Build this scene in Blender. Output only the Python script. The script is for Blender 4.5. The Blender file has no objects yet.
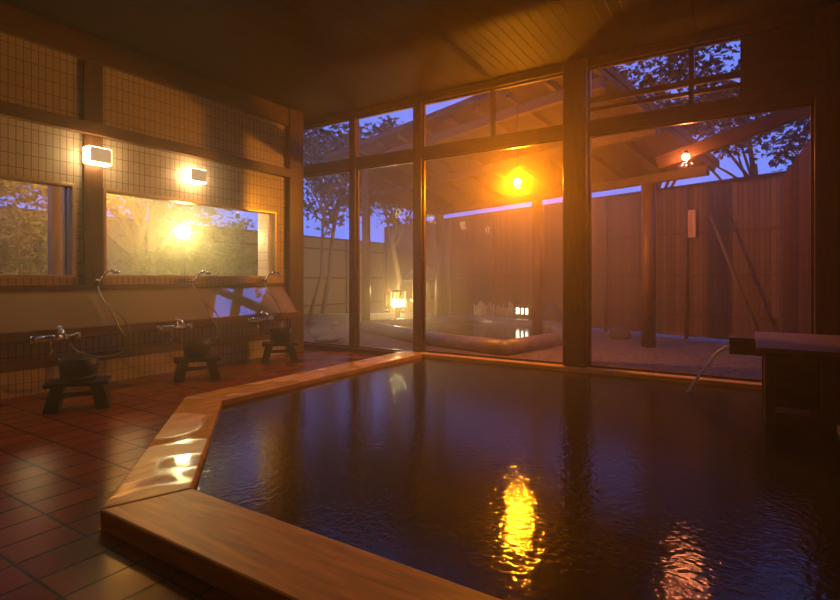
import bpy, math, random
from mathutils import Vector, Matrix

S = bpy.context.scene
COL = S.collection
R = math.radians
rng = random.Random(7)

# ------------------------------------------------------------------ materials
def new_mat(name):
    m = bpy.data.materials.new(name)
    m.use_nodes = True
    nt = m.node_tree
    nt.nodes.clear()
    out = nt.nodes.new('ShaderNodeOutputMaterial')
    return m, nt, out

def N(nt, typ, **kw):
    n = nt.nodes.new(typ)
    for k, v in kw.items():
        if hasattr(n, k) and k not in n.inputs:
            setattr(n, k, v)
        else:
            n.inputs[k].default_value = v
    return n

def rgba(c, k=1.0):
    return (c[0]*k, c[1]*k, c[2]*k, 1)

def principled(nt, out, color=None, rough=.5, spec=.5, metallic=0.0):
    p = nt.nodes.new('ShaderNodeBsdfPrincipled')
    if color: p.inputs['Base Color'].default_value = rgba(color)
    p.inputs['Roughness'].default_value = rough
    p.inputs['Specular IOR Level'].default_value = spec
    p.inputs['Metallic'].default_value = metallic
    nt.links.new(p.outputs[0], out.inputs['Surface'])
    return p

def plain(name, color, rough=.5, spec=.5, metallic=0.0, noise=.25, scale=12):
    m, nt, out = new_mat(name)
    p = principled(nt, out, color, rough, spec, metallic)
    tc = N(nt, 'ShaderNodeTexCoord')
    nz = N(nt, 'ShaderNodeTexNoise', Scale=scale, Detail=4.0)
    nt.links.new(tc.outputs['Object'], nz.inputs['Vector'])
    rp = N(nt, 'ShaderNodeValToRGB')
    rp.color_ramp.elements[0].position = .3
    rp.color_ramp.elements[1].position = .7
    rp.color_ramp.elements[0].color = rgba(color, 1-noise)
    rp.color_ramp.elements[1].color = rgba(color, 1+noise)
    nt.links.new(nz.outputs['Fac'], rp.inputs['Fac'])
    nt.links.new(rp.outputs['Color'], p.inputs['Base Color'])
    return m

def wood(name, color, axis='Z', rough=.45, spec=.5, contrast=.35, scale=9, wet=None, bump=.15, coat=0.0):
    """grain runs along axis (object space)"""
    m, nt, out = new_mat(name)
    p = principled(nt, out, color, rough, spec)
    tc = N(nt, 'ShaderNodeTexCoord')
    mp = N(nt, 'ShaderNodeMapping')
    sc = {'X': (.12, 1, 1), 'Y': (1, .12, 1), 'Z': (1, 1, .12)}[axis]
    mp.inputs['Scale'].default_value = sc
    nt.links.new(tc.outputs['Object'], mp.inputs['Vector'])
    nz = N(nt, 'ShaderNodeTexNoise', Scale=scale*3, Detail=5.0, Distortion=.8)
    nt.links.new(mp.outputs[0], nz.inputs['Vector'])
    rp = N(nt, 'ShaderNodeValToRGB')
    rp.color_ramp.elements[0].position = .28
    rp.color_ramp.elements[1].position = .72
    rp.color_ramp.elements[0].color = rgba(color, 1-contrast)
    rp.color_ramp.elements[1].color = rgba(color, 1+contrast)
    nt.links.new(nz.outputs['Fac'], rp.inputs['Fac'])
    nt.links.new(rp.outputs['Color'], p.inputs['Base Color'])
    b = N(nt, 'ShaderNodeBump', Strength=bump, Distance=.01)
    nt.links.new(nz.outputs['Fac'], b.inputs['Height'])
    nt.links.new(b.outputs[0], p.inputs['Normal'])
    if wet:   # patches of standing water: smoother where a low noise is high
        n2 = N(nt, 'ShaderNodeTexNoise', Scale=wet[0], Detail=2.0)
        nt.links.new(tc.outputs['Object'], n2.inputs['Vector'])
        mr = N(nt, 'ShaderNodeMapRange')
        mr.inputs['From Min'].default_value = .44
        mr.inputs['From Max'].default_value = .5
        mr.inputs['To Min'].default_value = rough
        mr.inputs['To Max'].default_value = wet[1]
        nt.links.new(n2.outputs['Fac'], mr.inputs['Value'])
        nt.links.new(mr.outputs[0], p.inputs['Roughness'])
        mb = N(nt, 'ShaderNodeMapRange')
        mb.inputs['From Min'].default_value = .44
        mb.inputs['From Max'].default_value = .5
        mb.inputs['To Min'].default_value = bump
        mb.inputs['To Max'].default_value = .004
        nt.links.new(n2.outputs['Fac'], mb.inputs['Value'])
        nt.links.new(mb.outputs[0], b.inputs['Strength'])
    return m

def tiles(name, plane, w, h, c1, c2, grout, mortar, rough, spec=.5, bump=.4, offs=(0, 0), noise_rough=None):
    """grid of tiles; plane 'XY' or 'YZ' picks the two object axes"""
    m, nt, out = new_mat(name)
    p = principled(nt, out, c1, rough, spec)
    tc = N(nt, 'ShaderNodeTexCoord')
    sp = N(nt, 'ShaderNodeSeparateXYZ')
    nt.links.new(tc.outputs['Object'], sp.inputs[0])
    cb = N(nt, 'ShaderNodeCombineXYZ')
    nt.links.new(sp.outputs[plane[0]], cb.inputs['X'])
    nt.links.new(sp.outputs[plane[1]], cb.inputs['Y'])
    ad = N(nt, 'ShaderNodeVectorMath', operation='ADD')
    nt.links.new(cb.outputs[0], ad.inputs[0])
    ad.inputs[1].default_value = (offs[0]+50*w, offs[1]+50*h, 0)
    br = N(nt, 'ShaderNodeTexBrick', offset=0.0, squash=1.0)
    br.inputs['Scale'].default_value = 1.0
    br.inputs['Brick Width'].default_value = w
    br.inputs['Row Height'].default_value = h
    br.inputs['Mortar Size'].default_value = mortar
    br.inputs['Mortar Smooth'].default_value = .3
    br.inputs['Bias'].default_value = 0.0
    br.inputs['Color1'].default_value = rgba(c1)
    br.inputs['Color2'].default_value = rgba(c2)
    br.inputs['Mortar'].default_value = rgba(grout)
    nt.links.new(ad.outputs[0], br.inputs['Vector'])
    nt.links.new(br.outputs['Color'], p.inputs['Base Color'])
    inv = N(nt, 'ShaderNodeMath', operation='SUBTRACT')
    inv.inputs[0].default_value = 1.0
    nt.links.new(br.outputs['Fac'], inv.inputs[1])
    nz = N(nt, 'ShaderNodeTexNoise', Scale=5.0, Detail=3.0)
    nt.links.new(tc.outputs['Object'], nz.inputs['Vector'])
    mu = N(nt, 'ShaderNodeMath', operation='MULTIPLY_ADD')
    mu.inputs[1].default_value = .04
    nt.links.new(nz.outputs['Fac'], mu.inputs[0])
    nt.links.new(inv.outputs[0], mu.inputs[2])
    b = N(nt, 'ShaderNodeBump', Strength=bump, Distance=.006)
    nt.links.new(mu.outputs[0], b.inputs['Height'])
    nt.links.new(b.outputs[0], p.inputs['Normal'])
    if noise_rough:
        mr = N(nt, 'ShaderNodeMapRange')
        mr.inputs['From Min'].default_value = .35
        mr.inputs['From Max'].default_value = .65
        mr.inputs['To Min'].default_value = noise_rough[0]
        mr.inputs['To Max'].default_value = noise_rough[1]
        nt.links.new(nz.outputs['Fac'], mr.inputs['Value'])
        nt.links.new(mr.outputs[0], p.inputs['Roughness'])
    return m

def boards(name, color, axis, width, rough=.5, spec=.5, contrast=.3, groove=.5, bump=.5):
    """boards laid side by side along `axis` with grooves between"""
    m, nt, out = new_mat(name)
    p = principled(nt, out, color, rough, spec)
    tc = N(nt, 'ShaderNodeTexCoord')
    sp = N(nt, 'ShaderNodeSeparateXYZ')
    nt.links.new(tc.outputs['Object'], sp.inputs[0])
    dv = N(nt, 'ShaderNodeMath', operation='DIVIDE')
    dv.inputs[1].default_value = width
    nt.links.new(sp.outputs[axis], dv.inputs[0])
    fl = N(nt, 'ShaderNodeMath', operation='FLOOR')
    nt.links.new(dv.outputs[0], fl.inputs[0])
    fr = N(nt, 'ShaderNodeMath', operation='FRACT')
    nt.links.new(dv.outputs[0], fr.inputs[0])
    wn = N(nt, 'ShaderNodeTexWhiteNoise', noise_dimensions='1D')
    nt.links.new(fl.outputs[0], wn.inputs['W'])
    pp = N(nt, 'ShaderNodeMath', operation='PINGPONG')
    pp.inputs[1].default_value = .5
    nt.links.new(fr.outputs[0], pp.inputs[0])
    mr = N(nt, 'ShaderNodeMapRange')
    mr.inputs['From Max'].default_value = .06
    nt.links.new(pp.outputs[0], mr.inputs['Value'])
    rp = N(nt, 'ShaderNodeValToRGB')
    rp.color_ramp.elements[0].color = rgba(color, 1-contrast)
    rp.color_ramp.elements[1].color = rgba(color, 1+contrast)
    nt.links.new(wn.outputs['Value'], rp.inputs['Fac'])
    mx = N(nt, 'ShaderNodeMixRGB', blend_type='MULTIPLY')
    mx.inputs['Fac'].default_value = 1
    nt.links.new(rp.outputs['Color'], mx.inputs['Color1'])
    gr = N(nt, 'ShaderNodeMapRange')
    gr.inputs['To Min'].default_value = 1-groove
    nt.links.new(mr.outputs[0], gr.inputs['Value'])
    nt.links.new(gr.outputs[0], mx.inputs['Color2'])
    nt.links.new(mx.outputs[0], p.inputs['Base Color'])
    b = N(nt, 'ShaderNodeBump', Strength=bump, Distance=.01)
    nt.links.new(mr.outputs[0], b.inputs['Height'])
    nt.links.new(b.outputs[0], p.inputs['Normal'])
    return m

def emis(name, color, strength):
    m, nt, out = new_mat(name)
    e = N(nt, 'ShaderNodeEmission')
    e.inputs['Color'].default_value = rgba(color)
    e.inputs['Strength'].default_value = strength
    nt.links.new(e.outputs[0], out.inputs['Surface'])
    return m

def glass_mat(name, tint=(1, 1, 1)):
    m, nt, out = new_mat(name)
    t = N(nt, 'ShaderNodeBsdfTransparent')
    t.inputs['Color'].default_value = rgba(tint)
    g = N(nt, 'ShaderNodeBsdfGlossy')
    g.inputs['Roughness'].default_value = .015
    f = N(nt, 'ShaderNodeFresnel')
    f.inputs['IOR'].default_value = 1.25
    mx = N(nt, 'ShaderNodeMixShader')
    ge = N(nt, 'ShaderNodeNewGeometry')
    iv = N(nt, 'ShaderNodeMath', operation='SUBTRACT')
    iv.inputs[0].default_value = 1.0
    nt.links.new(ge.outputs['Backfacing'], iv.inputs[1])
    mf = N(nt, 'ShaderNodeMath', operation='MULTIPLY')   # reflect on the face the ray enters by
    nt.links.new(f.outputs[0], mf.inputs[0])
    nt.links.new(iv.outputs[0], mf.inputs[1])
    nt.links.new(mf.outputs[0], mx.inputs[0])
    nt.links.new(t.outputs[0], mx.inputs[1])
    nt.links.new(g.outputs[0], mx.inputs[2])
    nt.links.new(mx.outputs[0], out.inputs['Surface'])
    return m

def water_mat(name, color, scale, strength, rough):
    m, nt, out = new_mat(name)
    p = principled(nt, out, color, rough, .5)
    p.inputs['IOR'].default_value = 1.33
    tc = N(nt, 'ShaderNodeTexCoord')
    n1 = N(nt, 'ShaderNodeTexNoise', Scale=scale, Detail=3.0)
    n2 = N(nt, 'ShaderNodeTexNoise', Scale=scale*.22, Detail=2.0)
    nt.links.new(tc.outputs['Object'], n1.inputs['Vector'])
    nt.links.new(tc.outputs['Object'], n2.inputs['Vector'])
    ma = N(nt, 'ShaderNodeMath', operation='MULTIPLY_ADD')
    ma.inputs[1].default_value = .25
    nt.links.new(n2.outputs['Fac'], ma.inputs[0])
    nt.links.new(n1.outputs['Fac'], ma.inputs[2])
    b = N(nt, 'ShaderNodeBump', Strength=1.0, Distance=strength)
    nt.links.new(ma.outputs[0], b.inputs['Height'])
    nt.links.new(b.outputs[0], p.inputs['Normal'])
    return m

def stream_mat(name):
    m, nt, out = new_mat(name)
    p = principled(nt, out, (.75, .78, .85), .15, .6)
    t = N(nt, 'ShaderNodeBsdfTransparent')
    mx = N(nt, 'ShaderNodeMixShader')
    mx.inputs[0].default_value = .55
    nt.links.new(t.outputs[0], mx.inputs[1])
    nt.links.new(p.outputs[0], mx.inputs[2])
    nt.links.new(mx.outputs[0], out.inputs['Surface'])
    return m

def glow_tinted_mirror(name):
    m, nt, out = new_mat(name)
    p = principled(nt, out, (.82, .80, .78), .02, .5, 1.0)
    d = N(nt, 'ShaderNodeBsdfDiffuse')
    d.inputs['Color'].default_value = (.62, .49, .36, 1)  # tan diffuse share paints in the warm glow of reflected ceiling and haze
    mx = N(nt, 'ShaderNodeMixShader')
    mx.inputs[0].default_value = .38
    nt.links.new(p.outputs[0], mx.inputs[1])
    nt.links.new(d.outputs[0], mx.inputs[2])
    nt.links.new(mx.outputs[0], out.inputs['Surface'])
    return m

def gravel_mat(name, c1, c2, scale):
    m, nt, out = new_mat(name)
    p = principled(nt, out, c1, .6, .4)
    tc = N(nt, 'ShaderNodeTexCoord')
    v = N(nt, 'ShaderNodeTexVoronoi', Scale=scale)
    nt.links.new(tc.outputs['Object'], v.inputs['Vector'])
    sx = N(nt, 'ShaderNodeSeparateColor')
    nt.links.new(v.outputs['Color'], sx.inputs[0])
    rp = N(nt, 'ShaderNodeValToRGB')
    rp.color_ramp.elements[0].color = rgba(c1)
    rp.color_ramp.elements[1].color = rgba(c2)
    nt.links.new(sx.outputs[0], rp.inputs['Fac'])
    nt.links.new(rp.outputs[0], p.inputs['Base Color'])
    b = N(nt, 'ShaderNodeBump', Strength=1.0, Distance=.03, invert=True)
    nt.links.new(v.outputs['Distance'], b.inputs['Height'])
    nt.links.new(b.outputs[0], p.inputs['Normal'])
    return m

def leaf_mat(name, c1, c2):
    m, nt, out = new_mat(name)
    p = principled(nt, out, c1, .5, .3)
    tc = N(nt, 'ShaderNodeTexCoord')
    nz = N(nt, 'ShaderNodeTexNoise', Scale=2.5, Detail=3.0)
    nt.links.new(tc.outputs['Object'], nz.inputs['Vector'])
    rp = N(nt, 'ShaderNodeValToRGB')
    rp.color_ramp.elements[0].position = .35
    rp.color_ramp.elements[1].position = .65
    rp.color_ramp.elements[0].color = rgba(c1)
    rp.color_ramp.elements[1].color = rgba(c2)
    nt.links.new(nz.outputs['Fac'], rp.inputs['Fac'])
    nt.links.new(rp.outputs[0], p.inputs['Base Color'])
    tr = N(nt, 'ShaderNodeBsdfTranslucent')
    nt.links.new(rp.outputs[0], tr.inputs['Color'])
    mx = N(nt, 'ShaderNodeMixShader')
    mx.inputs[0].default_value = .3
    nt.links.new(p.outputs[0], mx.inputs[1])
    nt.links.new(tr.outputs[0], mx.inputs[2])
    nt.links.new(mx.outputs[0], out.inputs['Surface'])
    return m

M = {}
M['floor'] = tiles('floor_tile', 'XY', .21, .283, (.30, .072, .017), (.21, .048, .011), (.012, .008, .006), .008, .26, .14, .6, (.08, .205))
M['walltile'] = tiles('wall_tile', 'YZ', .066, .137, (.52, .44, .34), (.47, .39, .30), (.16, .11, .07), .0045, .3, .5, .3, (0, .01))
M['timber'] = wood('dark_timber', (.10, .045, .018), 'Z', .38, .5)
M['timberx'] = wood('dark_timber_across', (.10, .045, .018), 'X', .38, .5)
M['timbery'] = wood('dark_timber_along', (.11, .05, .02), 'Y', .4, .5)
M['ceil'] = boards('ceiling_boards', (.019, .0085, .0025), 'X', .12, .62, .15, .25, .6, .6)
M['rimx'] = wood('cypress_rim_x', (.74, .42, .09), 'X', .48, .4, .3, 7, None, .06)
M['rimy'] = wood('cypress_rim_y', (.74, .42, .09), 'Y', .48, .5, .3, 7, (1.6, .06), .04)
M['water'] = water_mat('bath_water', (.042, .036, .015), 28, .0026, .04)
M['water2'] = water_mat('open_air_bath_water', (.02, .016, .01), 20, .002, .08)
M['glass'] = glass_mat('window_glass')
M['boxtop'] = wood('lighter_top_wood', (.24, .15, .12), 'X', .5, .4)  # lighter wood for the top of the spout box
M['chrome'] = plain('chrome', (.75, .73, .70), .12, .5, 1.0, .03)
M['hose'] = plain('steel_hose', (.45, .43, .40), .3, .5, 1.0, .05, 60)
M['lacquer'] = plain('black_lacquer', (.010, .008, .006), .42, .35, 0, .2)
M['mirror'] = glow_tinted_mirror('mirror_glass')
M['frame'] = plain('aluminium_frame', (.58, .44, .24), .35, .5, .5, .05)
M['fence'] = boards('fence_boards', (.115, .055, .025), 'X', .09, .6, .3, .35, .65, .7)
M['fencel'] = boards('garden_fence_boards', (.36, .25, .13), 'Y', .12, .6, .3, .3, .6, .7)
M['fencedark'] = wood('fence_frame', (.10, .05, .025), 'X', .6, .3)
M['log'] = wood('pavilion_post', (.10, .05, .02), 'Z', .5, .4, .35, 5)
M['logw'] = wood('log_post', (.30, .14, .045), 'Z', .35, .5, .35, 5)
M['roof'] = boards('roof_boards', (.03, .014, .008), 'X', .2, .6, .3, .3, .6, .6)
M['gravel'] = gravel_mat('gravel', (.06, .04, .03), (.24, .16, .11), 22)
M['stone'] = plain('grey_stone', (.13, .12, .10), .7, .4, 0, .35, 9)
M['stonep'] = plain('smooth_stone', (.18, .14, .115), .4, .5, 0, .25, 6)
M['rock'] = plain('dark_rock', (.07, .06, .05), .7, .4, 0, .4, 7)
M['bark'] = wood('bark', (.14, .09, .05), 'Z', .8, .2, .4, 8)
M['barkp'] = wood('pale_bark', (.26, .19, .10), 'Z', .7, .2, .3, 8)
M['leafd'] = leaf_mat('maple_leaves', (.03, .035, .02), (.06, .05, .025))
M['leafg'] = leaf_mat('garden_leaves', (.08, .12, .02), (.18, .20, .05))
M['leafm'] = leaf_mat('warm_maple_leaves', (.12, .10, .04), (.20, .12, .05))
M['outwood'] = wood('weathered_timber', (.06, .033, .02), 'X', .6, .3)
M['outwoodz'] = wood('weathered_post', (.12, .06, .03), 'Z', .6, .3)
M['stream'] = stream_mat('water_stream')
M['bamboo'] = plain('bamboo', (.42, .36, .24), .4, .5, 0, .25, 20)
M['plaque'] = wood('plaque_wood', (.55, .27, .11), 'Z', .5, .4)
M['metal'] = plain('dark_metal', (.04, .035, .03), .4, .5, .8, .1)
M['grille'] = wood('shade_wood', (.22, .13, .06), 'Z', .5, .4)
M['plaster'] = plain('dark_plaster', (.09, .05, .03), .8, .2, 0, .15, 5)
# lights
M['e_orange'] = emis('orange_bulb', (1, .29, .006), 5400)
M['e_red'] = emis('amber_bulb', (1, .24, .07), 420)
M['e_garden'] = emis('garden_globe', (1, .84, .30), 300)
M['e_sconce'] = emis('sconce_shade', (1, .66, .28), 24)
M['e_front'] = emis('sconce_front', (1, .58, .27), .6)
M['e_garden_warm'] = emis('warm_garden_bulb', (1, .38, .05), 3200)
M['e_low'] = emis('lantern_light', (1, .70, .28), 260)
M['e_tiny'] = emis('lantern_window', (1, .75, .40), 14)

# ------------------------------------------------------------------ mesh helpers
class MB:
    def __init__(s): s.v = []; s.f = []; s.smooth = []
    def add(s, vs, fs, smooth=False):
        o = len(s.v)
        s.v += [tuple(p) for p in vs]
        s.f += [tuple(i+o for i in f) for f in fs]
        s.smooth += [smooth]*len(fs)
        return s
    def box(s, a, b, rot=None, piv=None):
        x0, y0, z0 = a; x1, y1, z1 = b
        vs = [Vector(p) for p in ((x0,y0,z0),(x1,y0,z0),(x1,y1,z0),(x0,y1,z0),(x0,y0,z1),(x1,y0,z1),(x1,y1,z1),(x0,y1,z1))]
        if rot is not None:
            c = Vector(piv) if piv else sum(vs, Vector())/8
            vs = [rot @ (v-c) + c for v in vs]
        return s.add(vs, [(0,3,2,1),(4,5,6,7),(0,1,5,4),(1,2,6,5),(2,3,7,6),(3,0,4,7)])
    def prism(s, poly, z0, z1):
        n = len(poly)
        vs = [(p[0], p[1], z0) for p in poly]+[(p[0], p[1], z1) for p in poly]
        fs = [tuple(reversed(range(n))), tuple(range(n, 2*n))]
        fs += [(i, (i+1) % n, n+(i+1) % n, n+i) for i in range(n)]
        return s.add(vs, fs)
    def bar(s, p, q, w, h, up=(0, 0, 1)):
        p = Vector(p); q = Vector(q); d = (q-p).normalized()
        u = Vector(up)
        side = d.cross(u).normalized()
        u = side.cross(d).normalized()
        vs = []
        for c in (p, q):
            for a, b in ((-1,-1),(1,-1),(1,1),(-1,1)):
                vs.append(c+side*a*w/2+u*b*h/2)
        return s.add(vs, [(0,1,2,3),(7,6,5,4),(0,4,5,1),(1,5,6,2),(2,6,7,3),(3,7,4,0)])
    def tube(s, pts, r, n=10, caps=True):
        pts = [Vector(p) for p in pts]
        rs = r if isinstance(r, (list, tuple)) else [r]*len(pts)
        vs = []; fs = []
        prev = None
        for i, p in enumerate(pts):
            if i == 0: d = pts[1]-p
            elif i == len(pts)-1: d = p-pts[i-1]
            else: d = pts[i+1]-pts[i-1]
            d.normalize()
            if prev is None:
                a = Vector((0, 0, 1)) if abs(d.z) < .9 else Vector((1, 0, 0))
                u = d.cross(a).normalized()
            else:
                u = (prev - d*prev.dot(d)).normalized()
            prev = u
            w = d.cross(u)
            for k in range(n):
                t = 2*math.pi*k/n
                vs.append(p+(u*math.cos(t)+w*math.sin(t))*rs[i])
        for i in range(len(pts)-1):
            for k in range(n):
                a = i*n+k; b = i*n+(k+1) % n
                fs.append((a, b, b+n, a+n))
        if caps:
            fs.append(tuple(reversed(range(n))))
            fs.append(tuple(range((len(pts)-1)*n, len(pts)*n)))
        return s.add(vs, fs, True)
    def lathe(s, prof, c=(0, 0, 0), n=24):
        """prof: (radius, z) list"""
        vs = []; fs = []
        for r, z in prof:
            for k in range(n):
                t = 2*math.pi*k/n
                vs.append((c[0]+r*math.cos(t), c[1]+r*math.sin(t), c[2]+z))
        for i in range(len(prof)-1):
            for k in range(n):
                a = i*n+k; b = i*n+(k+1) % n
                fs.append((a, b, b+n, a+n))
        if prof[0][0] > 1e-5: fs.append(tuple(reversed(range(n))))
        if prof[-1][0] > 1e-5: fs.append(tuple(range((len(prof)-1)*n, len(prof)*n)))
        return s.add(vs, fs, True)
    def ball(s, c, r, n=16, m=10):
        if not isinstance(r, (tuple, list)): r = (r, r, r)
        vs = []; fs = []
        for i in range(m+1):
            ph = math.pi*i/m
            for k in range(n):
                t = 2*math.pi*k/n
                vs.append((c[0]+r[0]*max(math.sin(ph), .001)*math.cos(t), c[1]+r[1]*max(math.sin(ph), .001)*math.sin(t), c[2]-r[2]*math.cos(ph)))
        for i in range(m):
            for k in range(n):
                a = i*n+k; b = i*n+(k+1) % n
                fs.append((a, b, b+n, a+n))
        return s.add(vs, fs, True)
    def build(s, name, mat, parent=None, loc=(0, 0, 0), bevel=0.0, rotz=0):
        me = bpy.data.meshes.new(name)
        me.from_pydata(s.v, [], s.f)
        me.polygons.foreach_set('use_smooth', s.smooth)
        me.materials.append(M[mat] if isinstance(mat, str) else mat)
        me.update()
        o = bpy.data.objects.new(name, me)
        COL.objects.link(o)
        o.location = loc
        o.rotation_euler.z = rotz
        if parent: o.parent = parent
        if bevel:
            b = o.modifiers.new('bevel', 'BEVEL')
            b.width = bevel; b.segments = 2; b.limit_method = 'ANGLE'; b.angle_limit = R(50)
        return o

def tag(o, label=None, cat=None, group=None, kind=None):
    if label: o['label'] = label
    if cat: o['category'] = cat
    if group: o['group'] = group
    if kind: o['kind'] = kind
    return o

def struct(o, label=None, cat=None):
    o['kind'] = 'structure'
    if label: o['label'] = label
    if cat: o['category'] = cat
    return o

def thing(name, label, cat, loc=(0, 0, 0), rotz=0, group=None, kind=None):
    o = bpy.data.objects.new(name, None)
    COL.objects.link(o)
    o.location = loc; o.rotation_euler.z = rotz
    o.empty_display_size = .2
    return tag(o, label, cat, group, kind)

def copy_tree(o, parent=None):
    c = o.copy(); COL.objects.link(c)
    if parent: c.parent = parent
    for ch in [x for x in o.children]:
        copy_tree(ch, c)
    return c

# ------------------------------------------------------------------ setting: shell of the bath room
LW = -6.25          # inner face of the tiled wall
GY = 6.50           # inner face of the glazed wall
CZ = 3.90           # ceiling height
f = MB()
f.prism([(-7.0,-2.0),(-4.22,-2.0),(-4.22,6.62),(-7.0,6.62)], -.12, 0)
f.prism([(-4.22,-2.0),(-2.53,-2.0),(-2.53,1.45),(-4.22,2.97)], -.12, 0)
f.prism([(-2.53,-2.0),(4.4,-2.0),(4.4,1.45),(-2.53,1.45)], -.12, 0)
f.prism([(.75,1.45),(4.4,1.45),(4.4,6.62),(.75,6.62)], -.12, 0)
struct(f.build('floor', 'floor'), 'reddish brown wet tiled floor of the bath room', 'floor')

w1 = (1.30, 2.79, 1.20, 2.23)     # window 1: Y0,Y1,Z0,Z1
w2 = (3.08, 5.66, 1.20, 2.23)
w = MB()
T0, T1 = LW-.2, LW
w.box((T0,-2,-.1),(T1,6.2,1.20))
w.box((T0,-2,2.23),(T1,6.2,CZ))
w.box((T0,-2,1.20),(T1,w1[0],2.23))
w.box((T0,w1[1],1.20),(T1,w2[0],2.23))
w.box((T0,w2[1],1.20),(T1,6.2,2.23))
w.box((-7.1,6.02,-.1),(T0,6.2,CZ))
w.box((-7.1,6.2,-.1),(-6.96,6.64,CZ))
struct(w.build('wall_left', 'walltile'), 'beige tiled wall with two picture windows', 'wall')
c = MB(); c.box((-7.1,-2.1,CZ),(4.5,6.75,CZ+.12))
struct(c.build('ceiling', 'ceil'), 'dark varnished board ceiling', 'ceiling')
b = MB(); b.box((-7.1,-2.15,-.1),(4.5,-2.0,CZ))
struct(b.build('wall_back', 'plaster'), 'wall behind the bath', 'wall')
b = MB(); b.box((4.4,-2,-.1),(4.55,6.75,CZ))
struct(b.build('wall_right', 'plaster'), 'dark wall at the right of the bath', 'wall')
b = MB(); b.box((.66,GY,-.1),(4.4,GY+.16,CZ))
struct(b.build('wall_far', 'timber'), 'dark boarded wall right of the glazing', 'wall')

# windows in the tiled wall: aluminium frame + pane
def picture_window(name, win, label):
    y0, y1, z0, z1 = win
    x = LW
    fr = MB()
    t = .035
    fr.box((x-.14,y0,z0),(x+.012,y1,z0+t)); fr.box((x-.14,y0,z1-t),(x+.012,y1,z1))
    fr.box((x-.14,y0,z0+t),(x+.012,y0+t,z1-t)); fr.box((x-.14,y1-t,z0+t),(x+.012,y1,z1-t))
    fr.box((x-.10,y1-.085,z0+t),(x-.05,y1-.055,z1-t))
    o = struct(fr.build(name, 'frame', bevel=.004), label, 'window')
    p = MB(); p.box((x-.085,y0+t,z0+t),(x-.079,y1-t,z1-t))
    p.build('pane', 'glass', o)
    return o
picture_window('window_1', w1, 'left picture window with a log post behind its glass')
picture_window('window_2', w2, 'long picture window with a bright garden lamp behind its glass')

# timber on the tiled wall
b = MB(); b.box((LW,-2,2.795),(LW+.10,6.0,2.93))
struct(b.build('trim_1', 'timbery', bevel=.006), 'timber rail along the tiled wall above the lamps', 'rail')
b = MB(); b.box((LW,2.86,1.125),(LW+.045,3.06,2.795)); b.box((LW,2.86,2.93),(LW+.045,3.06,CZ))
struct(b.build('trim_2', 'timber', bevel=.005), 'timber pilaster between the two picture windows', 'post')
b = MB(); b.box((LW,-2,3.62),(LW+.06,6.0,CZ))
struct(b.build('trim_3', 'timbery', bevel=.005), 'timber cornice under the ceiling', 'trim')
b = MB(); b.box((LW,-2,1.075),(LW+.05,5.8,1.125))
struct(b.build('trim_4', 'timbery', bevel=.005), 'dark strip between window sill and mirror', 'trim')
b = MB(); b.box((LW-.1,5.86,0),(LW+.09,6.16,CZ))
struct(b.build('trim_5', 'timber', bevel=.008), 'square corner post at the end of the tiled wall', 'post')
b = MB(); b.box((LW,-2,.26),(LW+.012,5.86,.36))
struct(b.build('trim_6', 'timbery'), 'dark band across the lower wall tiles', 'trim')

# long mirror
t = thing('long_mirror', 'long horizontal mirror on the tiled wall below the windows', 'mirror', (LW, 1.9, .685))
TL = .32         # how far the foot of the mirror stands out
b = MB(); b.add([(TL,-3.8,0),(TL,3.85,0),(.02,3.85,.39),(.02,-3.8,.39),(TL-.01,-3.8,0),(TL-.01,3.85,0),(.01,3.85,.39),(.01,-3.8,.39)], [(0,1,2,3),(7,6,5,4),(0,4,5,1),(1,5,6,2),(2,6,7,3),(3,7,4,0)])
b.build('mirror_glass', 'mirror', t)
b = MB(); b.add([(TL-.012,-3.85,-.005),(TL-.012,3.90,-.005),(.008,3.90,.395),(.008,-3.85,.395),(.001,-3.85,-.005),(.001,3.90,-.005),(.001,3.90,.395),(.001,-3.85,.395)], [(0,1,2,3),(7,6,5,4),(0,4,5,1),(1,5,6,2),(2,6,7,3),(3,7,4,0)])
b.build('backing', 'timbery', t)
t = thing('mirror_ledge', 'dark wooden ledge running under the long mirror', 'ledge', (LW, 1.9, .58))
b = MB(); b.box((0,-3.9,.0),(.335,3.95,.10)); b.build('ledge_board', 'timbery', t, bevel=.008)

# ------------------------------------------------------------------ glazed wall
def post(x0, x1, d, label, y0=GY, z1=CZ):
    o = MB().box((x0,y0,0),(x1,y0+d,z1)).build('timber_post', 'timber', bevel=.008)
    return tag(o, label, 'post')
tag(MB().box((-6.96,GY,0),(-6.84,GY+.12,CZ)).build('timber_post', 'timber', bevel=.008), 'slim post at the far left end of the glazed wall', 'post')
post(-5.49,-5.37,.12, 'slim timber post left of the door opening in the glazed wall')
post(-4.25,-4.11,.14, 'timber post standing where the left bath rim meets the glazed wall')
post(.545,.66,.14, 'dark post at the right end of the glazing behind the spout box')
pl = thing('timber_pillar', 'thick square timber pillar standing on the far bath rim', 'pillar', (-1.835, GY+.09, 0))
MB().box((-.145,-.145,.10),(.145,.145,CZ)).build('shaft', 'timber', pl, bevel=.02)
b = MB(); b.box((-6.84,GY+.015,2.97),(.545,GY+.125,3.12))
tag(b.build('transom_beam', 'timberx', bevel=.006), 'long timber transom beam across the glazed wall', 'beam')
b = MB(); b.box((-7.0,GY,3.80),(.66,GY+.16,CZ))
struct(b.build('trim_7', 'timberx', bevel=.006), 'header beam under the ceiling above the glazing', 'beam')
b = MB(); b.box((-6.9,GY+.0,0),(-4.18,GY+.15,.07))
struct(b.build('trim_8', 'timberx', bevel=.006), 'low sill under the door opening', 'sill')
b = MB(); b.box((-.06,GY+.03,3.12),(.545,GY+.09,3.80))
struct(b.build('trim_9', 'timberx', bevel=.004), 'dark boarded panel at the right end of the upper windows', 'panel')

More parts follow.
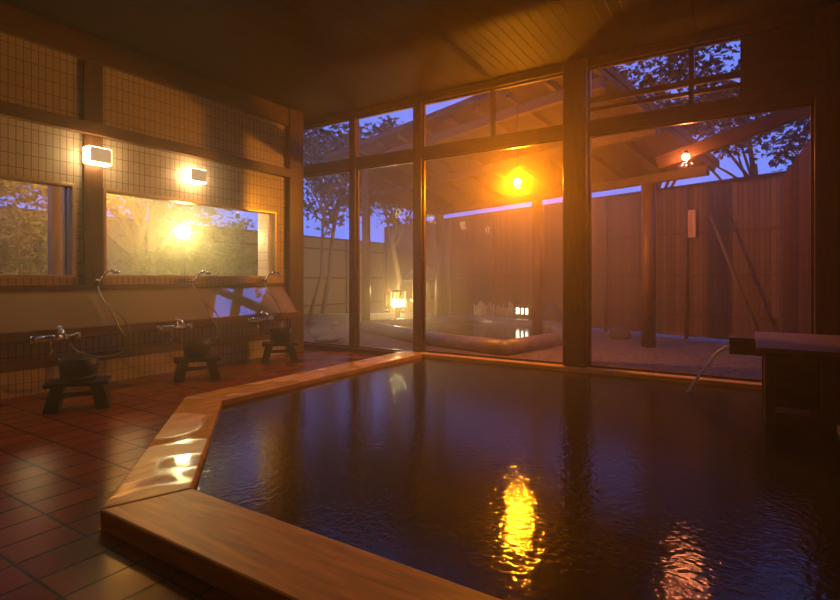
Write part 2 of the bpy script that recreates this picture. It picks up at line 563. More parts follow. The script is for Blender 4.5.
def pane_window(n, x0, x1, z0, z1, bars=(), label=None):
    y = GY+.07
    t = .028
    fr = MB()
    fr.box((x0,y-.025,z0),(x1,y+.025,z0+t)); fr.box((x0,y-.025,z1-t),(x1,y+.025,z1))
    fr.box((x0,y-.025,z0+t),(x0+t,y+.025,z1-t)); fr.box((x1-t,y-.025,z0+t),(x1,y+.025,z1-t))
    for za, zb in bars:
        fr.box((x0+t,y-.02,za),(x1-t,y+.02,zb))
    o = struct(fr.build('window_%d' % n, 'timberx'), label, 'window')
    MB().box((x0+t,y-.003,z0+t),(x1-t,y+.003,z1-t)).build('pane', 'glass', o)
bars = ((3.36,3.43),(3.255,3.30))
pane_window(3, -6.84,-5.49, .07, 2.97, (), 'tall fixed window between corner and door post')
pane_window(4, -5.37,-4.25, .07, 2.97, (), 'tall glass door panel looking to the stone lantern')
pane_window(5, -4.11,-1.98, .10, 2.97, (), 'wide window left of the pillar facing the open air bath')
pane_window(6, -1.69,.545, .10, 2.97, (), 'wide window right of the pillar facing the fence')
pane_window(7, -6.84,-5.45, 3.12, 3.80, (), 'leftmost upper window above the transom')
pane_window(8, -5.45,-4.25, 3.12, 3.80, (), 'second upper window above the door')
pane_window(9, -4.11,-2.98, 3.12, 3.80, (), 'upper window with sloping roof edge behind')
pane_window(10, -2.98,-1.98, 3.12, 3.80, (), 'upper window just left of the pillar')
pane_window(11, -1.69,-.555, 3.12, 3.80, bars, 'upper window with foliage right of the pillar')
pane_window(12, -.555,-.06, 3.12, 3.80, bars, 'small upper window beside the dark panel')

# ------------------------------------------------------------------ bath
rim = thing('bath_surround', 'broad pale cypress rim around the large indoor bath', 'bath surround', (-2, 3, 0))
def rimseg(name, poly, m, label=None):
    o = MB().prism([(x+2, y-3) for x, y in poly], 0, .10).build(name, m, rim, bevel=.012)
    if label: o['label'] = label
g = .0015
I1, I2, I3, I4 = (.55,1.66), (-2.47,1.66), (-4.02,3.0), (-4.02,6.40)
O1, O2, O3, O4 = (.95,1.27), (-2.61,1.27), (-4.42,2.90), (-4.42,6.49)
rimseg('near_board', [O2, (.95,1.27), I1, I2], 'rimx')
rimseg('corner_board', [O3, O2, I2, I3], 'rimy', 'glossy wet corner board catching the lamp light')
rimseg('left_board', [O4, O3, I3, I4], 'rimy')
rimseg('far_board', [(-4.42,6.49), (-4.02,6.40), (.55,6.40), (.95,6.49), (.95,6.72), (-4.10,6.72)], 'rimx')
rimseg('right_board', [I1, (.95,1.27), (.95,6.49), (.55,6.40)], 'rimy')
wt = MB(); wt.prism([I1, (.55,6.40), I4, I3, I2], -.5, .048)
tag(wt.build('bath_water', 'water'), 'dark still hot water filling the indoor bath', 'water', None, 'stuff')

# spout box, spout and stream
sb = thing('spout_box', 'dark wooden box with a flat top in the right corner of the bath', 'spout box', (.10, 4.95, .0))
b = MB(); b.box((-.06,-.04,.61),(1.2,1.42,.65)); b.build('top', 'boxtop', sb, bevel=.006)
b = MB(); b.box((0,0,.049),(.07,.07,.61)); b.build('corner_post', 'timber', sb, bevel=.004)
b = MB(); b.box((0,1.31,.049),(.07,1.38,.61)); b.build('corner_post', 'timber', sb, bevel=.004)
b = MB(); b.box((.36,0.01,.049),(1.15,.06,.61)); b.build('front_panel', 'timber', sb, bevel=.004)
b = MB(); b.box((.07,.02,.049),(.36,.05,.14)); b.build('lower_rail', 'timberx', sb, bevel=.004)
b = MB(); b.box((.07,.02,.50),(.36,.05,.61)); b.build('upper_rail', 'timberx', sb, bevel=.004)
b = MB(); b.box((.02,.07,.049),(.05,1.31,.61)); b.build('side_panel', 'timbery', sb, bevel=.004)
b = MB(); b.box((.07,.40,.11),(1.15,.43,.61)); b.build('inner_panel', 'timberx', sb)
sp = thing('water_spout', 'hollow dark wooden spout pouring water beside the spout box', 'spout', (.10, 5.90, .50))
b = MB(); b.box((-.27,-.09,-.03),(.02,.09,0)); b.box((-.27,-.09,0),(.02,-.06,.10)); b.box((-.27,.06,0),(.02,.09,.10)); b.box((-.27,-.09,.10),(.02,.09,.13))
b.build('trough', 'timberx', sp, bevel=.004)
st = MB()
pts = [(-.12,5.90,.525),(-.20,5.90,.52),(-.27,5.895,.46),(-.34,5.89,.36),(-.42,5.885,.24),(-.50,5.88,.10),(-.525,5.88,.05)]
st.tube(pts, [.026,.024,.02,.017,.015,.014,.018], 10)
tag(st.build('water_stream', 'stream'), 'thin stream of water falling from the wooden spout', 'water stream')

# ------------------------------------------------------------------ wash stations
def bezier(pts, k=6):
    """Catmull-Rom through pts"""
    P = [Vector(p) for p in pts]
    P = [P[0]*2-P[1]]+P+[P[-1]*2-P[-2]]
    out = []
    for i in range(1, len(P)-2):
        for j in range(k):
            t = j/k
            a, b_, c_, d = P[i-1], P[i], P[i+1], P[i+2]
            out.append(.5*((2*b_)+(c_-a)*t+(2*a-5*b_+4*c_-d)*t*t+(3*b_-a-3*c_+d)*t**3))
    out.append(P[-2])
    return out

def make_tap():
    t = thing('mixer_tap', 'tap', 'tap')
    b = MB()
    b.tube([(.0,-.09,0),(.055,-.09,0)], .014, 10); b.tube([(.0,.09,0),(.055,.09,0)], .014, 10)
    b.tube([(.06,-.14,0),(.06,.14,0)], .026, 14)
    b.tube([(.004,-.09,0),(.012,-.09,0)], .032, 14); b.tube([(.004,.09,0),(.012,.09,0)], .032, 14)
    b.build('tap_body', 'chrome', t)
    for s in (-1, 1):
        k = MB(); k.tube([(.06,s*.14,0),(.06,s*.155,0),(.06,s*.19,0),(.06,s*.20,0)], [.02,.034,.034,.026], 14)
        k.bar((.06,s*.175,0),(.12,s*.175,.04), .016, .012)
        k.build('handle', 'chrome', t)
    s_ = MB(); s_.tube(bezier([(.07,0,.01),(.10,0,.06),(.16,0,.075),(.22,0,.05),(.235,0,.015)]), .013, 10)
    s_.tube([(.235,0,.02),(.235,0,-.005)], .017, 10)
    s_.build('spout', 'chrome', t)
    d = MB(); d.tube([(.06,.03,.0),(.06,.03,.06)], .012, 8); d.ball((.06,.03,.075), .026, 10, 6)
    d.tube([(.06,-.04,0),(.06,-.04,-.09)], .014, 8); d.ball((.06,-.04,-.10), .022, 10, 6)
    d.build('diverter', 'chrome', t)
    return t

def make_shower():
    """hand shower hung in a holder; local origin = holder on wall"""
    t = thing('hand_shower', 'shower', 'shower')
    h = MB(); h.tube([(0,0,0),(.012,0,0)], .028, 12); h.tube([(.01,0,0),(.06,0,0)], .014, 10); h.tube([(.05,-.01,-.02),(.07,.0,.03)], .02, 10)
    h.build('holder', 'chrome', t)
    s = MB(); s.tube(bezier([(.055,-.02,-.05),(.065,.02,.03),(.08,.05,.09),(.12,.085,.125),(.155,.11,.12)]), [.011]*8+[.012]*8+[.016]*9, 10)
    s.lathe([(.0,-.02),(.034,-.018),(.038,0),(.024,.018),(.0,.02)], (.175,.12,.108), 14)
    s.build('shower_head', 'chrome', t)
    ho = MB(); ho.tube(bezier([(.055,-.02,-.05),(.14,-.015,-.16),(.28,.02,-.34),(.33,.06,-.48),(.345,.15,-.66),(.345,.08,-.78),(.33,-.14,-.80),(.31,-.34,-.72),(.31,-.40,-.64)], 8), .0085, 8)
    ho.tube(bezier([(.20,.005,-.24),(.31,.09,-.36),(.34,.16,-.48),(.345,.19,-.70)], 6), .0075, 8)
    ho.build('hose', 'hose', t)
    return t

tap0 = make_tap(); sh0 = make_shower()
for i, (y, ty, tz, lt, ls) in enumerate((
    (2.99, 2.43, .50, 'chrome mixer tap behind the nearest stool and tub', 'hand shower on the pilaster between the two windows'),
    (4.17, 3.70, .50, 'chrome mixer tap behind the middle stool and tub', 'hand shower under the bright garden lamp window'),
    (5.36, 5.0, .51, 'chrome mixer tap behind the farthest stool near the corner post', 'hand shower nearest the corner post'))):
    a = tap0 if i == 0 else copy_tree(tap0)
    a.location = (LW+.335, ty, tz+.10); a.scale = (1.12, 1.12, 1.25); tag(a, lt, 'tap', 'chrome taps along the tiled wall')
    s = sh0 if i == 0 else copy_tree(sh0)
    s.location = (LW+.045, y, 1.16); tag(s, ls, 'shower', 'hand showers along the tiled wall')

def make_stool():
    t = thing('bath_stool', 'stool', 'stool')
    b = MB(); b.box((-.25,-.15,.225),(.25,.15,.26)); b.build('seat', 'lacquer', t, bevel=.006)
    for s in (-1, 1):
        l = MB()
        x0, x1 = s*.10, s*.20
        th = .055
        vs = [(x0+s*.05,-.13,0),(x0+s*.05+s*.11,-.13,0),(x0+s*.05+s*.11,.13,0),(x0+s*.05,.13,0),(x0,-.12,.225),(x0+s*.10,-.12,.225),(x0+s*.10,.12,.225),(x0,.12,.225)]
        fs = [(0,3,2,1),(4,5,6,7),(0,1,5,4),(1,2,6,5),(2,3,7,6),(3,0,4,7)]
        if s < 0: fs = [tuple(reversed(f_)) for f_ in fs]
        l.add(vs, fs); l.build('leg', 'lacquer', t, bevel=.006)
    b = MB(); b.box((-.16,-.012,.11),(.16,.012,.155)); b.build('stretcher', 'lacquer', t, bevel=.003)
    return t
def make_tub():
    t = thing('wash_tub', 'tub', 'tub')
    b = MB(); b.lathe([(.14,0),(.162,.205),(.157,.208),(.148,.205),(.13,.02),(.0,.02)], n=28); sv = b.build('staves', 'lacquer', t)
    for z, r in ((.04,.1445),(.15,.1565)):
        h = MB()
        h.lathe([(r-.003,z-.01),(r+.004,z-.008),(r+.004,z+.008),(r-.003,z+.01)], n=28)
        h.build('hoop', 'lacquer', sv)
    return t
st0 = make_stool(); tb0 = make_tub()
for i, (x, y, rz, w_) in enumerate(((-5.22,2.36,R(58),'nearest'),(-5.52,3.78,R(60),'middle'),(-5.78,5.30,R(48),'farthest'))):
    a = st0 if i == 0 else copy_tree(st0)
    a.location = (x, y, 0); a.rotation_euler.z = rz
    tag(a, {'nearest': 'black bath stool nearest the camera at the tiled wall', 'middle': 'middle black bath stool below the garden lamp window', 'farthest': 'farthest black bath stool beside the corner post'}[w_], 'stool', 'black bath stools')
    s = tb0 if i == 0 else copy_tree(tb0)
    s.location = (x, y, .26)
    tag(s, {'nearest': 'black wash tub resting on the nearest bath stool', 'middle': 'black wash tub resting on the middle bath stool', 'farthest': 'black wash tub resting on the farthest bath stool'}[w_], 'wash tub', 'black wash tubs')

# sconces
def make_sconce():
    t = thing('wall_lamp', 'lamp', 'lamp')
    b = MB(); b.box((0,-.105,-.075),(.02,.105,.075)); b.build('back_plate', 'metal', t)
    b = MB(); b.box((.02,-.12,-.09),(.16,.12,.09)); b.build('lamp_shade', 'e_sconce', t, bevel=.008)
    b = MB(); b.box((.161,-.108,-.074),(.17,.111,.082)); b.build('front_panel', 'e_front', t, bevel=.004)
    return t
s0 = make_sconce(); s0.location = (LW+.046, 2.955, 2.55)
tag(s0, 'glowing box lamp on the pilaster between the windows', 'lamp', 'box lamps on the tiled wall')
for y_, lb_ in ((1.30, 'unseen box lamp added as warm fill near the left edge of the room'), (-.2, 'unseen box lamp added as warm fill behind the camera')):
    sx_ = copy_tree(s0); sx_.location = (LW+.001, y_, 2.54)  # out-of-view lamps added for fill, continuing the row on the wall
    tag(sx_, lb_, 'lamp', 'box lamps on the tiled wall')
s1 = copy_tree(s0); s1.location = (LW+.001, 4.19, 2.54)
tag(s1, 'glowing box lamp on the tiles above the long window', 'lamp', 'box lamps on the tiled wall')

# ------------------------------------------------------------------ outdoors: ground
b = MB()
b.prism([(-14,6.75),(9,6.75),(9,26),(-14,26)], -.15, -.02)
b.prism([(-14,-5),(-7.12,-5),(-7.12,6.75),(-14,6.75)], -.15, -.02)
b.prism([(-7.12,-5),(-6.47,-5),(-6.47,6.0),(-7.12,6.0)], -.15, -.02)
struct(b.build('ground', 'gravel'), 'gravel ground of the garden', 'ground')

U = Vector((-.94, .342, 0)); V = Vector((.342, .94, 0))
def ang(u): return math.atan2(u.y, u.x)

def fence(name, p, q, h, mat, label, spacing, z0=-.02, rails=(.35,1.2,2.1), front=1):
    p = Vector(p); q = Vector(q); d = q-p; L = d.length
    rz = math.atan2(d.y, d.x)
    t = thing(name, label, 'fence', (p.x, p.y, z0), rz)
    b = MB(); b.box((0,-.012,.05),(L,.012,h)); b.build('board_panel', mat, t)
    k = int(L/spacing)
    for i in range(k+1):
        x = L*i/k
        MB().tube([(x,front*.05,0),(x,front*.05,h+.03)], .04, 10).build('fence_post', 'outwoodz', t)
    for z in rails:
        MB().box((0,front*.012-.0,z),(L,front*.035,z+.05)).build('rail', 'outwood', t)
    MB().box((-.02,-.05,h),(L+.02,.05,h+.05)).build('cap', 'outwood', t, bevel=.004)
    return t
F0 = Vector((-1.6, 11.95, 0))
fr_ = fence('board_fence', F0-U*6.0, F0+U*10.3, 3.05, 'fence', 'tall dark board fence behind the open air bath', 1.8, rails=(.45,1.25,2.1), front=1)
fl_ = fence('garden_fence', (-11.3,-3.5,0), (-11.3,15.3,0), 2.45, 'fencel', 'pale board fence at the far left of the garden', 1.9, front=-1)

# pavilion with a sloping roof
pv = thing('bath_pavilion', 'open timber pavilion with sloping roof over the outdoor bath', 'pavilion', (0, 0, 0))
Cc = Vector((-.42, 9.80, 3.02)); Bc = Vector((-1.80, 7.13, 4.18)); LL = 7.7
Dc = Cc+U*LL; Ac = Bc+U*LL
def roofpt(s, t, dz=0): return Bc.lerp(Cc, t)+U*s+Vector((0, 0, dz))
up = Vector((0, 0, .10))
MB().add([Ac,Bc,Cc,Dc,Ac+up,Bc+up,Cc+up,Dc+up], [(0,1,2,3),(7,6,5,4),(0,4,5,1),(1,5,6,2),(2,6,7,3),(3,7,4,0)]).build('roof', 'roof', pv)
for i in range(11):
    s = .06+i*(LL-.12)/10
    MB().bar(roofpt(s, .02, -.05), roofpt(s, .98, -.05), .07, .09).build('rafter', 'outwood', pv)
for t_, nm in ((.10,'front_beam'),(.92,'back_beam'),(.5,'middle_beam')):
    MB().bar(roofpt(.05, t_, -.17), roofpt(LL-.05, t_, -.17), .13, .15).build(nm, 'outwood', pv)
def pav_post(s, t_, r):
    q = roofpt(s, t_, -.24)
    MB().tube([(q.x,q.y,-.02),(q.x,q.y,q.z)], r, 12).build('post', 'log', pv)
pav_post(1.05,.92,.12); pav_post(3.55,.92,.11); pav_post(6.85,.92,.12)  # middle post is added, standing in for a shaded band on the fence
pav_post(.62,.12,.10); pav_post(6.35,.12,.10)
qa = roofpt(6.35,.12); qb = roofpt(6.85,.92)
MB().bar((qa.x,qa.y,3.10), (qb.x,qb.y,3.02), .10, .16).build('side_beam', 'outwood', pv)

# open air bath
poly = [(-7.55,9.55),(-5.02,8.15),(-3.30,7.70),(-2.85,9.9),(-3.7,11.5),(-6.3,12.4)]
ob = thing('open_air_bath', 'outdoor bath with a thick rounded stone kerb under the pavilion', 'bath', (-5, 10, 0))
for i in range(6):
    a = Vector(poly[i]+(.07,)); c_ = Vector(poly[(i+1) % 6]+(.07,))
    o = Vector((5, -10, 0))
    MB().tube([a+o, a.lerp(c_, .33)+o, a.lerp(c_, .66)+o, c_+o], [.15,.145,.15,.15], 12).build('kerb_stone', 'stonep', ob)
    MB().ball(a+o, .15, 12, 8).build('corner_stone', 'stonep', ob)
wt = MB(); wt.prism([(x+5, y-10) for x, y in poly], -.01, .08)
tag(wt.build('outdoor_water', 'water2', None, (-5, 10, 0)), 'dark water of the outdoor bath', 'water', None, 'stuff')

# low bamboo edging behind the outdoor bath
bm = thing('bamboo_edging', 'row of pale upright bamboo stakes behind the outdoor bath', 'edging', (-5.9, 12.62, -.02), math.atan2(U.y, U.x))
for i in range(22):
    x = -1.1+i*.075
    r_ = rng.uniform(.018,.026); h_ = rng.uniform(.45,.62)
    MB().tube([(x,rng.uniform(-.01,.01),0),(x+rng.uniform(-.01,.01),0,h_)], r_, 8).build('stake', 'bamboo', bm)

# stone lantern
sl = thing('stone_lantern', 'stone lantern with a broad sloped roof half hidden by a post', 'stone lantern', (-7.6, 12.05, -.02), R(20))
b = MB(); b.lathe([(.34,0),(.34,.10),(.26,.14),(.24,.18)], n=6); b.build('base', 'stone', sl)
b = MB(); b.lathe([(.15,.18),(.13,.35),(.15,.52)], n=14); b.build('shaft', 'stone', sl)
b = MB(); b.lathe([(.18,.52),(.32,.58),(.32,.64),(.26,.66)], n=6); b.build('platform', 'stone', sl)
b = MB()
for k in range(6):
    a = math.pi/3*k
    b.bar((.22*math.cos(a),.22*math.sin(a),.66),(.22*math.cos(a),.22*math.sin(a),1.10), .07, .07, (1,0,0))
b.lathe([(.24,1.06),(.24,1.12)], n=6)
b.build('light_box', 'stone', sl)
b = MB(); b.lathe([(.20,1.12),(.56,1.14),(.56,1.20),(.30,1.42),(.12,1.58),(.10,1.60)], n=6); lr = b.build('roof', 'stone', sl)
b = MB(); b.lathe([(.10,1.60),(.13,1.66),(.10,1.74),(.0,1.80)], n=12); b.build('finial', 'stone', lr)

# lit lanterns
fl = thing('floor_lantern', 'small bright square lantern on a short post by the fence', 'lantern', (-8.0, 11.5, -.02), R(15))
b = MB(); b.box((-.05,-.05,0),(.05,.05,.45)); b.build('post', 'outwoodz', fl)
b = MB()
for sx in (-1, 1):
    for sy in (-1, 1):
        b.box((sx*.15-.02,sy*.15-.02,.45),(sx*.15+.02,sy*.15+.02,.86))
b.box((-.17,-.17,.43),(.17,.17,.47)); b.box((-.18,-.18,.86),(.18,.18,.90)); b.box((-.165,-.165,.64),(.165,-.14,.67)); b.box((.14,-.165,.64),(.165,.165,.67))
b.build('frame', 'outwoodz', fl)
b = MB(); b.box((-.125,-.125,.475),(.125,.125,.63)); b.build('light', 'e_low', fl)
tl = thing('ground_lantern', 'low ground lantern showing three small lit openings beside a rock', 'lantern', (-4.70, 12.23, -.02), math.atan2(-.45,1))
b = MB(); b.box((-.27,-.10,0),(.27,.10,.33)); b.box((-.27,-.10,.48),(.27,.10,.54))
for x in (-.27,-.09,.05,.21): b.box((x,-.10,.33),(x+.06 if x<.2 else .27,.10,.48))
b.build('housing', 'stone', tl)
for x in (-.15,.0,.155):
    MB().box((x-.055,-.085,.335),(x+.05,.06,.475)).build('lit_opening', 'e_tiny', tl)

# rocks and stepping stones
def rock(name, x, y, r, label, seed, mat='rock', cat='rock', z=-.02, group=None):
    rr = random.Random(seed)
    b = MB(); b.ball((0,0,0), (1,1,1), 14, 9)
    ph = [rr.uniform(0, 6) for _ in range(6)]
    vs = []
    for v in b.v:
        d = 1+.14*math.sin(3*v[0]+ph[0])+.12*math.sin(4*v[1]+ph[1])+.10*math.sin(4*v[2]+ph[2])+.06*math.sin(7*v[0]+5*v[1]+ph[3])
        vs.append((v[0]*r[0]*d, v[1]*r[1]*d, max(v[2]*r[2]*d, -r[2]*.35)+r[2]*.35))
    b.v = vs
    return tag(b.build(name, mat, None, (x, y, z), rotz=rr.uniform(0, 3)), label, cat, group)
rock('garden_rock', -3.95, 12.10, (.34,.26,.42), 'dark upright rock beside the low lit ground lantern', 3)
rock('garden_rock', -2.2, 11.0, (.22,.16,.18), 'small rock at the fence foot right of the pillar', 5)
stones = [(-8.6,9.2,.35),(-8.0,8.5,.30),(-7.4,8.0,.32),(-6.8,7.5,.30),(-9.4,10.1,.38),(-8.9,8.4,.26),(-6.2,7.2,.25)]
for i, (x, y, r_) in enumerate(stones):
    rock('stepping_stone', x, y, (r_, r_*.75, .09), ['flat pale stone before the left fence','flat stone in the gravel outside the tall window','flat stone outside the tall window near the glass','flat stone just outside the slim door post','broad flat stone nearest the left fence','small flat stone left of the stepping stones','small flat stone close to the door sill'][i], 20+i, 'stone', 'stone', -.02, 'flat stones in the gravel')
kb = MB(); kb.bar((-11.0,9.6,.1),(-7.9,12.6,.1), .14, .24)
tag(kb.build('garden_kerb', 'stone', bevel=.01), 'low dark kerb in front of the left fence', 'kerb')

# pendant lamps under the pavilion front
def pendant(x, y, z, r, mat, label, hang, bracket=0):
    t = thing('pendant_lamp', label, 'lamp', (x, y, z))
    MB().ball((0,0,0), r, 16, 10).build('bulb', mat, t)
    k = MB(); k.lathe([(.012,r+.06),(.03,r+.05),(.035,r*.8)], n=12); k.build('socket', 'metal', t)
    if bracket: MB().tube([(0,0,r+.05),(0,bracket,r+.05)], .010, 8).build('bracket', 'metal', t)
    else: MB().tube([(0,0,r+.055),(0,0,hang)], .006, 6).build('cord', 'metal', t)
    g_ = MB()
    for j in range(8):
        a = j*math.pi/4
        g_.ball((.075*math.cos(a),.075*math.sin(a),-.10), .017, 8, 6)
    g_.tube([(.075*math.cos(a*math.pi/8),.075*math.sin(a*math.pi/8),-.085) for a in range(17)], .004, 6)
    g_.build('glass_drops', 'chrome', t)
    return t
lp = Vector((-3.03, 7.36, 2.65))
# the front beam height above the lamp
pendant(lp.x, lp.y+.22, lp.z+.03, .05, 'e_orange', 'bright orange pendant lamp hanging before the outdoor bath', 1.15)
pendant(-.692, 7.42, 2.744, .042, 'e_red', 'small amber lamp on a bracket at the low end of the sloped beam', .12, .14)

# sloped beam and shed at the right
so = thing('outbuilding', 'dark timber outbuilding with a sloped eave beyond the right window', 'outbuilding', (.38, 8.7, -.02))
b = MB(); b.add([(0,0,0),(3.2,0,0),(3.2,0,3.75),(.72,0,3.75),(0,0,2.62),(0,.9,0),(3.2,.9,0),(3.2,.9,3.75),(.72,.9,3.75),(0,.9,2.62)],
    [(0,1,2,3,4),(9,8,7,6,5),(0,5,6,1),(1,6,7,2),(2,7,8,3),(3,8,9,4),(4,9,5,0)])
b.build('wall', 'fence', so)
rb = MB(); rb.bar((-1.05,7.62,2.73),(1.6,7.62,3.50), .13, .17)
tag(rb.build('sloped_beam', 'outwood', bevel=.006), 'heavy sloped roof beam rising to the right above the amber lamp', 'beam')
MB_ = MB(); MB_.bar((1.5,7.62,-.02),(1.5,7.62,3.38), .12, .12, (0,1,0))
tag(MB_.build('beam_post', 'outwoodz'), 'outdoor post carrying the sloped beam at right', 'post')

# leaning pole, plaque
lb = MB(); lb.tube([(.22,10.72,-.02),(-.15,10.85,1.0),(-.62,10.98,2.35)], [.035,.03,.025], 8)
tag(lb.build('leaning_pole', 'bark'), 'thin pole leaning against the fence at right', 'pole')
pq = thing('hanging_plaque', 'small upright wooden plaque hung on the dark fence', 'plaque')
P = F0-U*.72
pq.location = (P.x-.05, P.y-.11, 2.0); pq.rotation_euler.z = math.atan2(-U.y, -U.x)
MB().box((-.075,-.012,0),(.075,.012,.55)).build('board', 'plaque', pq, bevel=.004)
MB().tube([(0,0,.55),(0,.03,.62)], .006, 6).build('cord', 'metal', pq)

# garden lamp and log post behind the tiled wall
gl = thing('garden_lamp', 'bright globe lamp on a post in the garden behind the long window', 'lamp', (-8.19, 5.34, -.02))
MB().tube([(0,0,0),(0,0,1.86)], .035, 10).build('pole', 'metal', gl)
MB().lathe([(.05,1.84),(.07,1.88),(.07,1.90)], n=14).build('collar', 'metal', gl)
MB().ball((0,0,2.01), .11, 18, 12).build('globe', 'e_garden', gl)
wl = thing('garden_lamp', 'warm orange lamp on a tall pole in the garden behind the pilaster', 'lamp', (-8.6, 4.25, -.02))
MB().tube([(0,0,0),(0,0,2.92)], .03, 10).build('pole', 'metal', wl)
MB().ball((0,0,3.0), .06, 16, 10).build('bulb', 'e_garden_warm', wl)
MB().lathe([(.03,2.9),(.05,2.92),(.05,2.95)], n=12).build('collar', 'metal', wl)
lg = MB(); lg.tube([(-7.5,3.13,-.02),(-7.5,3.13,1.2),(-7.5,3.13,2.4),(-7.5,3.13,3.3)], [.10,.095,.095,.09], 18)
tag(lg.build('log_post', 'logw'), 'round log post in the garden behind the left window', 'post')
ev = MB(); ev.bar((-7.5,-2.0,3.36),(-7.5,5.9,3.36), .12, .14)
tag(ev.build('eave_beam', 'timbery'), 'eave beam resting on the log post outside', 'beam')

# ------------------------------------------------------------------ trees
def leaf_cloud(center, rad, clumps, per, size, seed, spread=.28):
    rr = random.Random(seed)
    b = MB(); vs = []; fs = []
    tips = []
    for _ in range(clumps):
        while True:
            p = Vector((rr.uniform(-1,1), rr.uniform(-1,1), rr.uniform(-1,1)))
            if .25 < p.length < 1: break
        tip = Vector((center[0]+p.x*rad[0], center[1]+p.y*rad[1], center[2]+p.z*rad[2]))
        tips.append(tip)
        for _ in range(per):
            c_ = tip+Vector((rr.gauss(0,spread), rr.gauss(0,spread), rr.gauss(0,spread*.5)))
            a = Vector((rr.gauss(0,1), rr.gauss(0,1), rr.gauss(0,.5)-.3)).normalized()
            n_ = Vector((rr.gauss(0,.6), rr.gauss(0,.6), 1)).normalized()
            sd = a.cross(n_).normalized()
            s = size*rr.uniform(.6,1.3)
            for k in (-1, 0, 1):     # three lobes
                d = (a+sd*k*.9).normalized(); e = d.cross(n_).normalized()
                l = s*(1 if k == 0 else .75); w_ = s*.2
                o = len(vs)
                vs += [c_, c_+d*l*.45+e*w_, c_+d*l, c_+d*l*.45-e*w_]
                fs.append((o, o+1, o+2, o+3))
    b.add(vs, fs)
    return b, tips

def tree(name, base, top, center, rad, clumps, per, size, seed, leaf, bark, label, r0=.09, spread=.28, group=None, limbs=9):
    t = thing(name, label, 'tree', base, 0, group)
    B0 = Vector(base)
    b, tips = leaf_cloud(Vector(center)-B0, rad, clumps, per, size, seed, spread)
    b.build('foliage', leaf, t)
    rr = random.Random(seed+100)
    T = Vector(top)-B0
    tr = MB()
    bend = Vector((rr.uniform(-.15,.15), rr.uniform(-.15,.15), 0))
    tr.tube([(0,0,0), T*.35+bend, T*.7-bend*.5, T], [r0, r0*.85, r0*.7, r0*.5], 10)
    for tip in tips[:limbs]:
        k = rr.uniform(.55, 1.0)
        s = T*k
        mid = s.lerp(tip, .5)+Vector((rr.uniform(-.1,.1), rr.uniform(-.1,.1), rr.uniform(0,.15)))
        tr.tube([s, mid, tip], [r0*.45, r0*.28, r0*.12], 7)
    tr.build('trunk', bark, t)
    return t

tree('maple_tree', (-2.6,15.8,-.02), (-2.0,15.6,5.0), (-1.75,15.4,6.3), (2.1,1.6,1.5), 46, 46, .19, 1, 'leafd', 'bark', 'leafy maple seen through the upper window right of the pillar', .12, .34)
tree('maple_tree', (.3,15.2,-.02), (.1,15.2,4.0), (-.55,15.2,5.2), (1.3,1.0,1.0), 36, 46, .17, 2, 'leafd', 'bark', 'leafy maple behind the fence above the amber lamp', .10, .3)
tree('maple_tree', (2.0,13.6,-.02), (1.9,13.6,3.2), (1.5,13.6,4.2), (1.1,.9,.8), 26, 42, .16, 3, 'leafd', 'bark', 'low maple behind the fence under the sloped beam', .09, .28)
tree('garden_maple', (-9.0,12.6,-.02), (-8.6,12.3,3.2), (-8.7,12.2,4.3), (1.3,1.1,1.5), 52, 50, .15, 4, 'leafm', 'barkp', 'pale trunked maple behind the door opening', .10, .26)
tree('garden_maple', (-10.45,11.15,-.02), (-10.0,11.4,3.6), (-10.3,11.6,4.2), (1.5,1.1,1.4), 56, 50, .15, 5, 'leafd', 'bark', 'slim maple left of the door post outside the tall window', .07, .26)
tree('garden_maple', (-9.7,9.83,-.02), (-9.15,10.2,3.8), (-9.6,9.9,4.6), (1.1,1.0,1.0), 30, 50, .15, 6, 'leafd', 'bark', 'thin leaning maple outside the tall window near the corner', .05, .26)
# garden behind the tiled wall
tree('garden_tree', (-9.9,5.35,-.02), (-9.9,5.6,2.6), (-9.9,4.6,3.3), (.9,1.2,1.0), 34, 60, .12, 7, 'leafg', 'barkp', 'pale trunk left of the garden lamp behind the long window', .10, .25)
tree('garden_tree', (-9.9,5.78,-.02), (-9.8,5.75,2.6), (-9.8,6.4,3.0), (1.0,.9,.8), 26, 60, .12, 8, 'leafg', 'barkp', 'pale twin trunk close beside the garden lamp', .12, .25)
def shrub(x, y, rad, h, clumps, seed, label, leaf='leafg'):
    t = thing('garden_shrub', label, 'shrub', (x, y, -.02), 0, 'shrubs behind the long window')
    b, tips = leaf_cloud((0,0,h*.55), (rad,rad,h*.5), clumps, 60, .11, seed, .2)
    b.build('foliage', leaf, t)
    s = MB()
    for tip in tips[:8]: s.tube([(tip.x*.1,tip.y*.1,0), tip*.6, tip], [.025,.018,.008], 6)
    s.build('stems', 'bark', t)
shrub(-9.6,3.6,.7,2.2,34,11,'leafy shrub behind the left end of the long window')
shrub(-10.2,6.2,.9,2.4,44,12,'tall leafy shrub right behind the garden lamp')
shrub(-9.6,7.4,.8,2.3,38,13,'leafy shrub at the right end of the long window')
tree('garden_tree', (-10.4,2.4,-.02), (-10.3,2.5,2.4), (-10.2,3.4,2.95), (.8,1.5,.75), 36, 60, .12, 9, 'leafg', 'bark', 'leafy tree over the pale fence behind the left window', .07, .25)

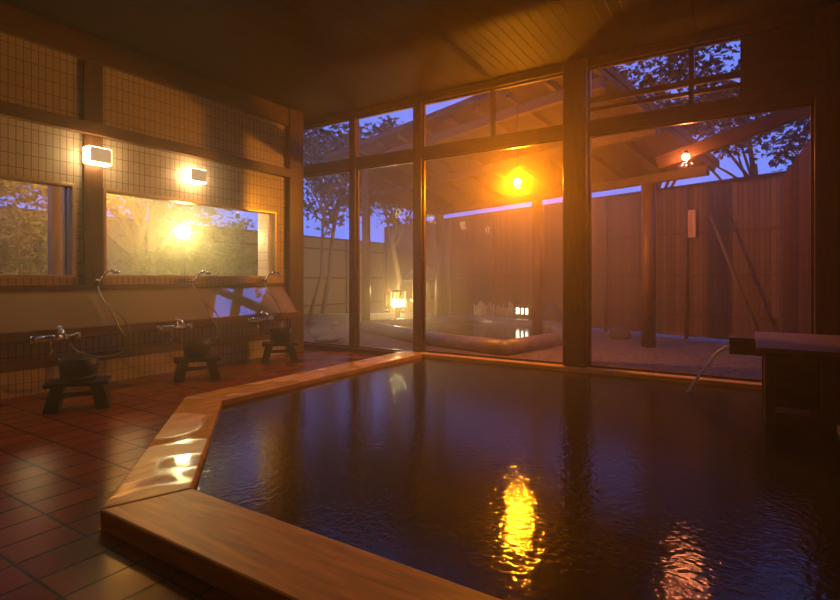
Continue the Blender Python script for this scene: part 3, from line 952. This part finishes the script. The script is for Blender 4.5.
# ------------------------------------------------------------------ steam
def steam(a, c, dens, g, label, tint=(1, .9, .74)):
    m, nt, out = new_mat('steam')
    v = N(nt, 'ShaderNodeVolumeScatter')
    v.inputs['Color'].default_value = rgba(tint)  # warm lamp glow is put into the scatter colour; plain steam is white
    v.inputs['Density'].default_value = dens
    v.inputs['Anisotropy'].default_value = g
    nt.links.new(v.outputs[0], out.inputs['Volume'])
    o = MB().box(a, c).build('steam', m)
    tag(o, label, 'steam', None, 'stuff')
steam((-6.24,-1.9,.12), (4.3,6.49,3.89), .022, .7, 'thin steam with warm lamp glow in its tint filling the bath room', (1, .84, .60))
steam((-7.9,6.68,.06), (-1.7,11.4,4.0), .088, .72, 'steam with orange lamp glow in its tint rising over the outdoor bath', (1, .74, .40))
steam((-1.68,6.68,.06), (.6,8.9,3.4), .035, .7, 'mist added around the amber lamp for its reddish bloom')  # extra volume added to give the amber lamp a bloom
steam((-10.6,-1.0,.0), (-6.47,3.48,3.2), .07, .6, 'faint mist with orange glow in its tint in the garden behind the left window', (1, .76, .40))
steam((-10.6,3.5,.0), (-6.47,6.0,3.2), .15, .6, 'mist with lamp glow in its tint in the garden behind the long window', (1, .86, .55))

# ------------------------------------------------------------------ sky
wd = bpy.data.worlds.new('World'); S.world = wd
wd.use_nodes = True
nt = wd.node_tree; nt.nodes.clear()
o = nt.nodes.new('ShaderNodeOutputWorld')
bg = nt.nodes.new('ShaderNodeBackground')
tc = nt.nodes.new('ShaderNodeTexCoord')
sp_ = nt.nodes.new('ShaderNodeSeparateXYZ')
rp = nt.nodes.new('ShaderNodeValToRGB')
rp.color_ramp.elements[0].position = 0.0; rp.color_ramp.elements[0].color = (.16,.26,.92,1)
rp.color_ramp.elements[1].position = .8; rp.color_ramp.elements[1].color = (.10,.17,.66,1)
nt.links.new(tc.outputs['Generated'], sp_.inputs[0])
nt.links.new(sp_.outputs['Z'], rp.inputs['Fac'])
nt.links.new(rp.outputs[0], bg.inputs['Color'])
bg.inputs['Strength'].default_value = 1.3
nt.links.new(bg.outputs[0], o.inputs['Surface'])

# ------------------------------------------------------------------ camera
cd = bpy.data.cameras.new('camera'); cam = bpy.data.objects.new('camera', cd); COL.objects.link(cam)
cam.location = (0, 0, 1.2)
cam.rotation_euler = (R(90), 0, math.atan(330/520))
cd.sensor_width = 36; cd.lens = 36*520/840
cd.shift_y = -22/840
cd.clip_end = 200; cd.clip_start = .05
S.camera = cam

S.view_settings.view_transform = 'Standard'
S.view_settings.look = 'None'
S.view_settings.gamma = 1
S.view_settings.exposure = 0
S.view_settings.use_curve_mapping = False
cy = S.cycles
cy.use_denoising = True
cy.max_bounces = 8; cy.diffuse_bounces = 3; cy.glossy_bounces = 4; cy.transmission_bounces = 4
cy.transparent_max_bounces = 24; cy.volume_bounces = 1
cy.caustics_reflective = False; cy.caustics_refractive = False
cy.sample_clamp_indirect = 4
cy.use_light_tree = True
